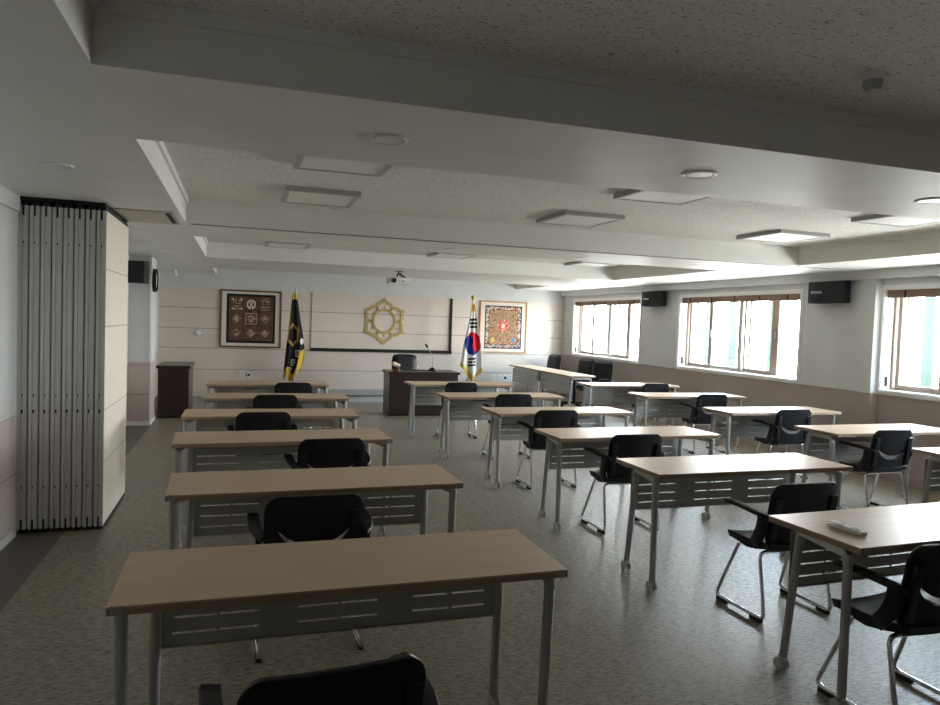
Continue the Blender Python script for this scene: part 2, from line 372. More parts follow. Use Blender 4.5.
# ------------------------------------------------------------------ folding partition, stacked against the left wall
PY_a, PY_b, PZ0, PZ1 = 5.735, 6.80, .03, 2.315
ordn = ['first', 'second', 'third', 'fourth', 'fifth', 'sixth', 'seventh', 'eighth', 'ninth', 'tenth']
for k in range(8):
    x0 = -1.479+k*.0702; x1 = x0+.064
    lab = 'grey aluminium edge of the folded partition stack, %s panel from the left wall' % ordn[k] if k < 7 else 'outermost folded partition panel with a cream boarded face towards the room'
    p = empty('partition_panel', (x0, PY_a, 0), 0, lab, 'partition', 'folded partition panels stacked by the left wall')
    W = .060; D = PY_b-PY_a
    b = MB(); b.box((0, .012, PZ0), (W, D, PZ1)); b.build('panel_board', 'part_panel', p)
    b = MB()
    for (a, c, d) in ((0, .022, 0), (.022, .036, .008), (.036, .054, .002), (.054, .060, .006)):
        if a == .022: b.box((a, d, PZ0+.07), (c, .012, PZ1-.07))
        else: b.box((a, d, PZ0), (c, .012, PZ1))
    b.build('edge_profile', 'alu' if k % 2 == 0 else 'alu', p)
    b = MB(); b.box((.023, .002, PZ1-.07), (.035, .013, PZ1)).box((.023, .002, PZ0), (.035, .013, PZ0+.07)); b.build('guide_slot', 'black', p)
    b = MB()
    for z in (.33, .985, 2.06): b.box((.026, .004, z-.008), (.033, .009, z+.008))
    b.box((.024, .003, .86), (.036, .009, .885))
    b.build('screw_hole', 'black', p)
    b = MB(); b.box((.01, .03, 0), (W-.006, D-.02, PZ0)); b.build('bottom_seal', 'rubber', p)
    b = MB(); b.box((.01, .02, PZ1), (W-.006, D-.02, PZ1+.03)); b.tube([(.032, .12, PZ1+.03), (.032, .12, ZC)], .008, 8).tube([(.032, D-.15, PZ1+.03), (.032, D-.15, ZC)], .008, 8)
    b.build('top_seal', 'rubber', p)
b = MB(); b.box((XL+.01, PY_a-.03, ZC-.022), (-.93, PY_a+.10, ZC-.001)); b.box((XL+.01, 6.60, ZC-.022), (-.93, 6.74, ZC-.001)); b.box((-1.0, PY_a+.10, ZC-.016), (-.94, 6.60, ZC-.001))
tag(b.build('partition_storage_track', 'black'), 'black storage track above the folded partition stack at the left wall', 'track')
b = MB(); b.box((-.42, 6.645, ZC-.007), (XR-.12, 6.655, ZC-.0008), 1).box((-.42, 6.655, ZC-.010), (XR-.12, 6.70, ZC-.0008), 0).box((-.42, 6.70, ZC-.007), (XR-.12, 6.71, ZC-.0008), 1)
tag(b.build('ceiling_track', ['ceiling', 'alud']), 'long pale partition track running across the ceiling behind the middle coffer', 'track')
h = empty('ceiling_hatch', (0, 0, 0), 0, 'beige rectangular ceiling hatch with a black slot beside the folded partition', 'hatch')
b = MB(); b.box((-.905, 5.98, ZC-.012), (-.60, 6.68, ZC-.0008)); b.build('hatch_panel', 'hatch', h)
b = MB(); b.box((-.925, 5.95, ZC-.009), (-.905, 6.72, ZC-.0008)).box((-.905, 5.95, ZC-.009), (-.50, 5.98, ZC-.0008)).box((-.905, 6.68, ZC-.009), (-.50, 6.72, ZC-.0008)).box((-.60, 5.98, ZC-.009), (-.572, 6.68, ZC-.0008)).box((-.528, 5.98, ZC-.009), (-.50, 6.68, ZC-.0008))
b.build('hatch_frame', 'fixframe', h)
b = MB(); b.box((-.572, 5.98, ZC-.005), (-.528, 6.68, ZC-.0008)); b.build('slot', 'black', h)

# ------------------------------------------------------------------ ceiling lights and small ceiling things
lcols = [(.30, .86, 'left'), (2.58, 3.14, 'middle'), (4.78, 5.36, 'right')]
lrows = [(1.50, 2.13, 'nearest coffer'), (4.10, 4.73, 'near half of the middle coffer'), (5.54, 6.17, 'far half of the middle coffer'), (9.62, 10.25, 'far coffer')]
for r, (y0, y1, rn) in enumerate(lrows):
    for c, (x0, x1, cn) in enumerate(lcols):
        if r == 0 and c != 1: continue
        lt = empty('ceiling_light', ((x0+x1)/2, (y0+y1)/2, ZT), 0, 'square surface light panel off, %s one in the %s' % (cn, rn), 'ceiling light', 'square ceiling light panels')
        w, d, tz = (x1-x0)/2, (y1-y0)/2, .035
        if r == 0: lt['label'] = 'square surface light panel clipped by the right edge of the photo, in the nearest coffer'
        b = MB(); q = .035
        b.box((-w, -d, -tz), (w, -d+q, 0)).box((-w, d-q, -tz), (w, d, 0)).box((-w, -d+q, -tz), (-w+q, d-q, 0)).box((w-q, -d+q, -tz), (w, d-q, 0)); b.build('light_frame', 'fixframe', lt)
        b = MB(); b.box((-w+q, -d+q, -tz+.004), (w-q, d-q, -.002)); b.build('diffuser', 'dif', lt)
dls = []
for (y, rn) in ((3.04, 'nearest ceiling band'), (7.28, 'second ceiling band behind the partition track'), (11.12, 'third ceiling band before the far wall')):
    for x, cn in ((.58, 'first'), (2.12, 'second'), (3.63, 'third'), (5.08, 'fourth')): dls.append((x, y, 'round recessed downlight in the %s, %s from the left' % (rn, cn)))
for y, cn in ((4.38, 'in front of the folded partition'), (5.60, 'just over the folded partition'), (7.25, 'first behind the folded partition'), (8.56, 'second behind the folded partition'), (9.84, 'third behind the folded partition'), (11.0, 'beside the top of the pillar')): dls.append((-.955, y, 'round recessed downlight on the left ceiling strip, '+cn))
for y, cn in ((5.79, 'over the nearest window in view'), (8.42, 'over the middle window'), (9.68, 'over the far end of the middle window'), (12.25, 'over the far window')): dls.append((6.36, y, 'round recessed downlight on the right ceiling strip, '+cn))
proto = None
for (x, y, lab) in dls:
    if proto is None:
        proto = empty('downlight', (x, y, ZC), 0, lab, 'downlight', 'round recessed downlights')
        MB().lathe([(.062, -.0005), (.088, -.0005), (.088, -.004), (.072, -.008), (.062, -.003)], seg=28).build('trim_ring', 'white', proto, smooth=True)
        MB().lathe([(0, -.006), (.0615, -.006), (.0615, -.0008), (0, -.0008)], seg=28).build('downlight_lens', 'lens', proto, smooth=True)
        dl = proto
    else:
        dl = copy_tree(proto); dl.location = (x, y, ZC); dl['label'] = lab
sm = empty('smoke_detector', (2.24, 2.15, ZT), 0, 'round smoke detector with a metal cage hanging from the nearest tiled coffer', 'smoke detector')
MB().lathe([(0, -.012), (.055, -.012), (.062, 0), (0, 0)], seg=24).build('detector_base', 'ceiling', sm, smooth=True)
MB().lathe([(0, -.052), (.025, -.050), (.034, -.035), (.036, -.012), (0, -.012)], seg=20).build('sensor_head', 'fixframe', sm, smooth=True)
MB().sweep([(.03, .01, -.052), (.045, .0, -.040), (.055, -.01, -.018)], [(-.008, -.0015), (.008, -.0015), (.008, .0015), (-.008, .0015)]).build('metal_clip', 'chrome', sm)
# two little spotlights close to the back left corner
for (x, y, lab) in ((-1.14, 14.05, 'small white ceiling spotlight in the far left corner beside the pillar clock'),):
    s = empty('spotlight', (x, y, ZC), 0, lab, 'spotlight')
    MB().lathe([(0, -.02), (.035, -.02), (.035, 0), (0, 0)], seg=16).build('spot_base', 'white', s)
    MB().tube([(0, 0, -.02), (.03, -.01, -.10)], .030, 14).build('spot_head', 'white', s, smooth=True)
# little sensors hanging on the ceiling band at the projector
# projector
pj = empty('projector', (2.38, 11.15, ZC), 0, 'white video projector hanging from the ceiling on a black bracket', 'projector')
b = MB(); b.box((-.19, -.13, -.20), (.15, .15, -.105)); b.build('projector_body', 'white', pj, .012)
b = MB(); b.lathe([(.0, -.165), (.036, -.165), (.040, -.12), (0, -.12)], (-.12, 0, -.152), 18, axis='y'); b.build('lens', 'black', pj)
b = MB(); b.box((-.17, -.135, -.19), (-.10, -.131, -.12)); b.build('front_grille', 'fixframe', pj)
b = MB(); b.box((.0, -.133, -.165), (.05, -.1305, -.150)); b.build('logo_mark', 'alud', pj)
b = MB(); b.box((-.045, -.133, -.165), (-.03, -.1305, -.150)); b.build('red_mark', 'red', pj)
b = MB(); b.tube([(-.02, 0, -.001), (-.02, 0, -.05)], .012, 8).tube([(-.03, .02, -.04), (-.045, .02, -.105)], .010, 8).tube([(-.01, -.02, -.03), (.09, -.05, -.11), (.11, -.06, -.16)], .012, 8).tube([(-.02, 0, -.05), (.04, -.05, -.105)], .008, 8); b.box((-.07, -.05, -.008), (.04, .05, -.0005)); b.build('ceiling_bracket', 'black', pj)

# ------------------------------------------------------------------ back wall furnishings
# screen bay: thin light edging left and top, black right and bottom
sb = empty('presentation_board', (1.37, YB, .935), 0, 'wide beige wall board edged in black on its right side and along the bottom', 'wall board')
BW, BH = 2.95, 1.165
b = MB(); b.box((.02, -.012, .05), (BW-.05, -.0008, BH-.02)); bd = b.build('board_face', 'back_panel', sb)
b = MB(); b.box((0, -.045, -.018), (BW+.01, -.0008, .05)); b.box((BW-.05, -.035, .05), (BW, -.0008, BH)); b.build('black_edge', 'black', sb)
b = MB(); b.box((0, -.02, .05), (.02, -.0008, BH)).box((.02, -.02, BH-.02), (BW-.05, -.0008, BH)); b.build('light_edge', 'back_panel', sb)
# gold emblem
em = MB(); R0 = .465
def band(pts, w, y0, y1, closed=True):
    em.sweep(pts, [(-w/2, y0), (w/2, y0), (w/2, y1), (-w/2, y1)], closed=closed, up=Vector((0, -1, 0)))
em.sweep([(.235*cos(a), 0, .235*sin(a)) for a in [2*pi*i/60 for i in range(60)]], [(-.024, 0), (.024, 0), (.024, .022), (-.024, .022)], closed=True, up=Vector((0, -1, 0)))
def ogee(d):
    # radius of the petal outline at angular distance d (degrees) from the tip
    tb = [(0, .475), (3, .440), (7, .418), (13, .408), (19, .398), (24, .378), (27.5, .352), (30, .325)]
    for (a, ra), (c, rc) in zip(tb, tb[1:]):
        if d <= c: return ra+(rc-ra)*(d-a)/(c-a)
    return tb[-1][1]
pts = []
for i in range(180):
    a = i*2; d = abs(((a-90+30) % 60)-30); r = ogee(d)-.02; pts.append((r*cos(radians(a)), 0, r*sin(radians(a))))
em.sweep(pts, [(-.027, 0), (.027, 0), (.027, .022), (-.027, .022)], closed=True, up=Vector((0, -1, 0)))
for i in range(6):
    a = radians(60*i+30); c_, s_ = cos(a), sin(a)
    em.sweep([(.255*c_, 0, .255*s_), (.325*c_, 0, .325*s_)], [(-.008, 0), (.008, 0), (.008, .018), (-.008, .018)], up=Vector((0, -1, 0)))
    a = radians(60*i); c_, s_ = cos(a), sin(a)
    em.sweep([(.255*c_, 0, .255*s_), (.32*c_, 0, .32*s_)], [(-.022, 0), (.022, 0), (.010, .022), (-.010, .022)], up=Vector((0, -1, 0)))
eo = em.build('gold_emblem', 'gold'); eo.location = (2.857, YB-.0125, 1.565)
tag(eo, 'gold openwork emblem of a ring inside six pointed petals on the wall board', 'emblem')

def pattern_grid(name, S, nu, nv, colfn, parent=None, thick=0, matname='pattern'):
    vs = [S(i/nu, j/nv) for j in range(nv+1) for i in range(nu+1)]
    fs = [(j*(nu+1)+i, j*(nu+1)+i+1, (j+1)*(nu+1)+i+1, (j+1)*(nu+1)+i) for j in range(nv) for i in range(nu)]
    me = bpy.data.meshes.new(name); me.from_pydata(vs, [], fs); me.materials.append(MT[matname])
    ca = me.color_attributes.new('pattern', 'FLOAT_COLOR', 'CORNER'); k = 0
    for j in range(nv):
        for i in range(nu):
            c = colfn((i+.5)/nu, (j+.5)/nv)
            for q in range(4): ca.data[k].color = (*c, 1); k += 1
    for p in me.polygons: p.use_smooth = True
    o = bpy.data.objects.new(name, me); COL.objects.link(o)
    if parent: o.parent = parent
    if thick:
        md = o.modifiers.new('thick', 'SOLIDIFY'); md.thickness = thick; md.offset = 0
    return o
def hsh(*a):
    x = sin(sum(v*k for v, k in zip(a, (12.9898, 78.233, 37.719, 4.581))))*43758.5453; return x-math.floor(x)
def picture(x0, x1, z0, z1, fw, mw, frame, label, colfn, nu, nv):
    p = empty('framed_picture', (x0, YB, z0), 0, label, 'picture'); w, h = x1-x0, z1-z0
    b = MB(); b.box((0, -.04, 0), (w, -.0008, fw)).box((0, -.04, h-fw), (w, -.0008, h)).box((0, -.04, fw), (fw, -.0008, h-fw)).box((w-fw, -.04, fw), (w, -.0008, h-fw)); b.build('picture_frame', frame, p, .004)
    b = MB(); b.box((fw, -.022, fw), (w-fw, -.001, h-fw)); b.build('picture_mount', 'mount', p)
    a0, a1, c0, c1 = fw+mw[0], w-fw-mw[1], fw+mw[2], h-fw-mw[3]
    pattern_grid('picture_image', lambda u, v: (a0+(a1-a0)*u, -.024, c0+(c1-c0)*v), nu, nv, colfn, p)
def tapestry(u, v):
    bx = min(u, 1-u); by = min(v, 1-v)
    if bx < .045 or by < .045: return (.008, .008, .008)
    if bx < .065 or by < .06: return (.12, .07, .04)
    U = (u-.065)/.87*3; V = (v-.06)/.88*3; i, j = int(min(U, 2.99)), int(min(V, 2.99)); x, y = U-i-.5, V-j-.5; base = (.095, .052, .034)
    n = hsh(round(u*60), round(v*60))
    if max(abs(x), abs(y)) > .45: return (.05, .03, .022) if n > .3 else (.22, .10, .06)
    r = sqrt(x*x+y*y); L1 = abs(x)+abs(y)
    if (i, j) == (1, 2):
        if r < .33 and r > .22 and not (abs(x) < .06 and y < 0): return (.65, .60, .52)
        if abs(x) < .07 and abs(y) < .2: return (.5, .44, .36)
        return base
    if (i, j) in ((0, 2), (2, 2)):
        if (i == 0 and abs(abs(x)-.32) < .07 and abs(abs(y)-.32) < .06): return (.5, .44, .34)
        if abs(y % .2) < .09 and abs(x) < .3 and n > .45: return (.45, .36, .27)
        return base
    if (i, j) == (1, 1) and .36 < max(abs(x), abs(y)) < .41: return (.42, .33, .25)
    if .30 < L1 < .37 and r > .2: return (.20, .13, .09)
    if L1 < .27 and n > .3 and (abs(x) < .06 or abs(y) < .06 or L1 > .18): return (.42, .31, .25)
    return base if n > .12 else (.17, .09, .06)
picture(-.378, .782, .958, 2.088, .035, (.085, .085, .055, .045), 'artwood', 'brown nine-medallion tapestry picture in a dark frame on the back wall', tapestry, 78, 78)
def mosaic(u, v):
    bx = min(u, 1-u); by = min(v, 1-v); d = min(bx, by*1.15); n = hsh(round(u*44), round(v*50)); n2 = hsh(round(u*44)+7, round(v*50)+3)
    if d < .035: return (.03, .022, .035)
    if d < .10:
        return [(.32, .05, .05), (.55, .46, .36), (.10, .20, .28), (.60, .56, .50), (.05, .05, .07), (.45, .22, .08)][int(n*5.99)]
    if d < .125: return (.06, .035, .03)
    if d < .17: return (.42, .25, .15) if n > .35 else (.22, .09, .05)
    x, y = u-.5, v-.53; r = sqrt(x*x+y*y)
    if r < .05: return (.6, .5, .4)
    if r < .15 and (sin(8*math.atan2(y, x))*.3+n) > .35: return (.5, .06, .05)
    if r < .15: return (.5, .42, .3)
    if abs(v-.2) < .05 and abs(abs(u-.5)-.27) < .05: return (.55, .42, .08) if u < .5 else (.10, .22, .35)
    rr = (v*14) % 1
    if rr < .28: return (.27, .10, .06) if n2 > .4 else (.40, .26, .13)
    return (.33, .23, .145) if n > .3 else (.19, .11, .07)
picture(4.945, 6.042, .965, 2.086, .024, (.095, .095, .065, .07), 'artwoodl', 'colourful patterned picture in a light frame right of the white flag', mosaic, 66, 75)

def plate(x, z, w, h, lab, dark=False):
    o = empty('wall_socket', (x, YB, z), 0, lab, 'wall plate', 'small plates low on the back wall')
    MB().box((-w/2, -.012, -h/2), (w/2, -.0008, h/2)).build('cover_plate', 'white', o, .003)
    b = MB()
    if dark: b.box((-w*.28, -.016, -h*.22), (w*.28, -.0125, h*.22))
    else: b.box((-w*.2, -.015, h*.08), (w*.2, -.0125, h*.32)).box((-w*.2, -.015, -h*.32), (w*.2, -.0125, -h*.08))
    b.build('socket_insert', 'black' if dark else 'fixframe', o)
plate(.055, .425, .095, .17, 'white double socket plate under the brown tapestry picture')
plate(.185, .42, .075, .10, 'small plate with a black centre under the tapestry, right of the double socket', True)
for k, x in enumerate((5.33, 5.46, 5.585, 5.70, 5.81)):
    plate(x, .41, .09, .15, 'white wall plate beside the sideways tables, %s from the left' % ordn[k], k == 2)
o = MB().lathe([(0, -.05), (.04, -.045), (.05, -.02), (.05, -.0008), (0, -.0008)], seg=18, axis='y').build('wall_sensor', 'white', smooth=True); o.location = (-.77, YB, 1.22)
tag(o, 'small round white sensor on the back wall between the pillar and the tapestry', 'sensor')

# flags ------------------------------------------------------------
def lerp_tab(tb, z):
    for (a, v0), (c, v1) in zip(tb, tb[1:]):
        if a >= z >= c or a <= z <= c: return v0+(v1-v0)*(z-a)/(c-a)
    return tb[0][1] if abs(z-tb[0][0]) < abs(z-tb[-1][0]) else tb[-1][1]
def flag(name, x, y, lab, ztop, left, right, bottom, colfn, foldn, nu, nv):
    p = empty(name, (x, y, STZ if x > STX0 else 0), 0, lab, 'flag'); z0 = STZ if x > STX0 else 0
    b = MB(); b.tube([(0, .03, .12), (0, .03, ztop-z0)], .013, 10); b.build('flag_pole', 'alu', p, smooth=True)
    b = MB(); b.lathe([(0, .0), (.03, .0), (.035, .03), (.018, .06), (.006, .10), (.002, .135)] if name == 'black_flag' else [(0, 0), (.02, 0), (.02, .03), (.04, .05), (.045, .075), (.03, .10), (0, .115)], (0, .03, ztop-z0), 14); b.build('finial', 'alu' if name == 'black_flag' else 'brass', p, smooth=True)
    for k in range(3):
        a = 2*pi*k/3+.5; q = MB(); q.tube([(0, .03, .36), (.26*cos(a), .03+.26*sin(a), .012)], .011, 8); q.build('stand_leg', 'alud', p)
    MB().lathe([(.0, .33), (.025, .33), (.025, .40), (0, .40)], (0, .03, 0), 12).build('stand_collar', 'alud', p)
    def S(u, v):
        # v: 0 top .. 1 bottom; bottom edge varies over u
        zt = left[0][0]; zb = bottom(u); z = zt+(zb-zt)*v
        X = lerp_tab(left, z)*(1-u)+lerp_tab(right, z)*u
        amp = .012+.035*v
        return (X-x, -.03-amp*sin(u*foldn*pi)-.01*sin(v*7+u*3), z-z0)
    def cf(u, v):
        q = S(u, v); return colfn(q[0]+x, q[2]+z0, u, v)
    pattern_grid('flag_cloth', S, nu, nv, cf, p, .006)
    return p
GOLD = (.55, .36, .045); WH = (.62, .62, .60); BK = (.006, .006, .008)
# white national flag
def kcol(X, Z, u, v):
    if v > .925 or (u > .93 and Z < .62) or (u < .09 and Z < .72): return GOLD
    X += .06; cx, cz, rx, rz = 4.640, 1.17, .175, .235
    a, c = (X-cx)/rx, (Z-cz)/rz
    if a*a+c*c < 1:
        red, blue = (.50, .015, .03), (.012, .025, .20)
        # rotated yin-yang
        th = radians(-38); p, q = a*cos(th)-c*sin(th), a*sin(th)+c*cos(th)
        q = a*.38+c*.925; p = a*.925-c*.38
        if (p+.5)**2+q*q < .25: return blue
        if (p-.5)**2+q*q < .25: return red
        return red if q > 0 else blue
    def bars(bx, bz, w, sp, h, brk, sl):
        dz = Z-bz-sl*(X-bx)
        if abs(X-bx) > w: return False
        for k in (-1, 0, 1):
            if abs(dz-k*sp) < h:
                if brk[k+1] and abs(X-bx) < .007: return False
                return True
        return False
    if bars(4.640, 1.59, .085, .075, .024, (0, 0, 0), .03): return (.01, .01, .012)
    if bars(4.640, .79, .080, .065, .022, (0, 1, 0), .12): return (.01, .01, .012)
    if abs(X-4.64) < .055 and Z > 1.83: return (.50, .33, .05)
    return WH
flag('national_flag', 4.575, 14.12, 'white flag with red and blue circle and gold fringe on a pole', 2.06,
     [(1.98, 4.540), (1.80, 4.515), (1.50, 4.460), (1.18, 4.395), (.85, 4.350), (.72, 4.325), (.40, 4.370)],
     [(1.98, 4.595), (1.80, 4.630), (1.50, 4.680), (1.18, 4.740), (.85, 4.775), (.60, 4.790), (.40, 4.740)],
     lambda u: .36+.34*abs(u-.62)**1.0/.62 if u < .62 else .36+.22*(u-.62)/.38, kcol, 4.4, 64, 130)
def bcol(X, Z, u, v):
    if Z > 1.93: return GOLD
    if u < .10 and Z > 1.25: return GOLD
    if v > .90 and u < .7: return GOLD
    if u > .68 and Z < .92+.25*(u-.68): return GOLD if hsh(round(X*60), 3) > .15 else (.35, .2, .02)
    # gold hexagonal outline
    a, c = (X-.965)/.105, (Z-1.25)/.20
    r = sqrt(a*a+c*c); an = math.atan2(c, a); rr = 1-.16*abs(sin(3*(an-pi/2)))
    if abs(r-rr) < .16: return (.36, .25, .06)
    # white characters down the flag
    for k, (cx, cz) in enumerate(((1.135, 1.13), (1.06, .90), (.975, .72), (.92, .57))):
        dx, dz = (X-cx)/.040, (Z-cz)/.060
        if abs(dx) < 1 and abs(dz) < 1:
            if k in (0,): 
                if dx*dx+dz*dz < .9: return (.6, .6, .6)
            elif max(abs(dx), abs(dz)) > .62 and not (dx > .5 and dz < -.2) or abs(dz) < .16: return (.55, .55, .55)
    return BK
flag('black_flag', 1.005, 14.12, 'black flag with gold fringe and white characters draped on a pole', 2.05,
     [(2.04, .955), (1.90, .92), (1.70, .905), (1.40, .885), (1.0, .845), (.70, .82), (.36, .80)],
     [(2.04, 1.01), (1.90, 1.045), (1.60, 1.09), (1.20, 1.165), (.90, 1.20), (.75, 1.17), (.50, 1.12), (.36, 1.08)],
     lambda u: .34+.18*u+.12*sin(u*pi*3), bcol, 3.6, 60, 140)

# ------------------------------------------------------------------ main desk, its things, side desk
def solid_desk(name, x0, x1, y0, y1, z, lab):
    p = empty(name, (x0, y0, 0), 0, lab, 'desk'); w, d = x1-x0, y1-y0
    b = MB(); b.box((.05, .045, .03), (w-.05, .07, z-.045)); b.build('front_panel', 'darkwood', p)
    for xa in (.025, w-.06): MB().box((xa, .04, .0), (xa+.035, d-.02, z-.045)).build('side_panel', 'darkwood', p, .003)
    MB().box((0, 0, z-.045), (w, d, z)).build('desk_top', 'darkwood', p, .006)
    MB().box((.06, .055, .0), (w-.06, .075, .03)).build('plinth', 'black', p)
    MB().box((.06, .03, z-.13), (w-.06, .045, z-.045)).build('apron_rail', 'darkwood', p)
    MB().box((w*.62, .10, z-.40), (w-.06, d-.05, z-.05)).build('drawer_unit', 'darkwood', p)
    return p
solid_desk('speaker_desk', 2.36, 3.60, 11.70, 12.28, .745, 'dark brown solid desk facing the room in front of the wall board')
sd2 = solid_desk('side_desk', -1.185, -.70, 11.62, 12.66, .80, 'dark brown cabinet desk standing behind the left pillar')
mc = empty('desk_microphone', (3.18, 12.0, .745), 0, 'black gooseneck microphone standing on the dark brown desk', 'microphone')
MB().lathe([(0, 0), (.075, 0), (.075, .015), (.04, .04), (.02, .06), (0, .06)], seg=20).build('microphone_base', 'black', mc, smooth=True)
MB().tube(bend([(0, 0, .05), (.01, 0, .22), (-.06, 0, .36), (-.115, -.02, .43)], .08), .007, 8).build('gooseneck', 'alud', mc, smooth=True)
MB().tube([(-.10, -.015, .412), (-.135, -.03, .46)], .020, 10).build('microphone_head', 'black', mc, smooth=True)
og = empty('desk_ornament', (2.52, 11.84, .745), .2, 'small brown wooden gavel with a pale head resting on the dark brown desk', 'ornament')
MB().lathe([(0, 0), (.06, 0), (.065, .02), (.05, .03), (0, .03)], seg=18).build('sound_block', 'brownwood', og, smooth=True)
MB().tube([(-.075, .0, .13), (.05, .0, .085)], .036, 12).build('gavel_head', 'cream', og, smooth=True)
MB().tube([(-.03, 0, .11), (.04, .02, .03)], .012, 8).build('gavel_handle', 'brownwood', og)
pp = MB(); pp.box((-.22, -.12, 0), (.22, .12, .006)); o = pp.build('desk_blotter', 'black', None, .002); o.location = (3.30, 11.98, .7605)
o.location = (2.90, 12.10, .7455); tag(o, 'thin black desk mat lying on the dark brown desk by the microphone', 'desk mat')

# speakers on walls
def wall_speaker(y0, y1, z0, z1, lab):
    p = empty('wall_speaker', (XR, (y0+y1)/2, (z0+z1)/2), 0, lab, 'speaker', 'black box speakers on the window wall'); h = (z1-z0)/2; w = (y1-y0)/2
    MB().prism([(-.18, -w*.1), (-.18, w*.96), (-.06, w), (-.06, -w), (-.15, -w)], -h, h, 'z').build('speaker_cabinet', 'speaker', p, .008)
    MB().box((-.06, -w*.5, -h*.5), (-.0008, w*.5, h*.5)).build('wall_bracket', 'black', p)
    MB().lathe([(0, -.192), (h*.80, -.190), (h*.93, -.184), (h*.96, -.180), (0, -.180)], (0, w*.45, 0), 30, axis='x').build('round_grille', 'grille', p, smooth=True)
    b = MB()
    # small white maker's lettering
    for k in range(7):
        yy = w*.45+.085-k*.026
        b.box((-.196, yy-.018, -.014), (-.191, yy-.012, .014))
        if k in (0, 1, 3, 4, 6): b.box((-.196, yy-.012, -.014+.022*(k % 2)), (-.191, yy-.002, -.008+.022*(k % 2)))
    b.build('maker_lettering', 'white', p)
wall_speaker(10.64, 11.24, 1.995, 2.250, 'black box speaker on the window wall between the far window and the middle window')
wall_speaker(6.76, 7.32, 1.990, 2.256, 'black box speaker on the window wall between the middle window and the pilaster')
def pil_speaker(x, y, z, s, lab):
    p = empty('left_speaker', (x, y, z), 0, lab, 'speaker', 'black speakers near the pillar')
    MB().prism([(-.12*s, 0), (.10*s, 0), (.15*s, .05), (.15*s, .16), (-.12*s, .16)], -.15*s, .15*s, 'z').build('speaker_cabinet', 'speaker', p, .01)
    MB().box((.10*s, -.004, -.13*s), (.105*s, .02, .13*s)).build('speaker_grille', 'grille', p)
    MB().lathe([(0, 0), (.018, 0), (.018, .02), (0, .02)], (.16*s, .08, .0), 10, axis='x').build('speaker_knob', 'chrome', p)
    MB().box((-.05, .16, -.05), (.05, .2795 if y > 10 else .20, .05)).build('bracket', 'black', p)
    return p
pil_speaker(-1.36, 10.67, 2.135, 1.0, 'black speaker on the face of the left pillar beside the partition')
q = pil_speaker(-1.30, 8.5, 2.255, .75, 'black speaker half hidden behind the folded partition near the ceiling')
q.rotation_euler = (0, 0, 0)
MB().box((-.20, .07, -.03), (-.088, .10, .03)).build('wall_arm', 'black', q)
for c in kids(q):
    if c.name.startswith('bracket'): bpy.data.objects.remove(c)
ck = empty('wall_clock', (PX1, 11.18, 2.05), 0, 'round wall clock with a black rim on the side of the left pillar', 'clock')
MB().lathe([(0, .0008), (.165, .0008), (.165, .05), (.145, .055), (.145, .03), (0, .03)], seg=36, axis='x').build('clock_case', 'black', ck, smooth=True)
MB().lathe([(0, .0305), (.144, .0305), (.144, .036), (0, .036)], seg=36, axis='x').build('clock_face', 'clockface', ck)
b = MB(); b.box((.037, -.004, -.01), (.040, .004, .10)).box((.037, -.01, -.004), (.040, .07, .004)); b.build('clock_hands', 'black', ck)

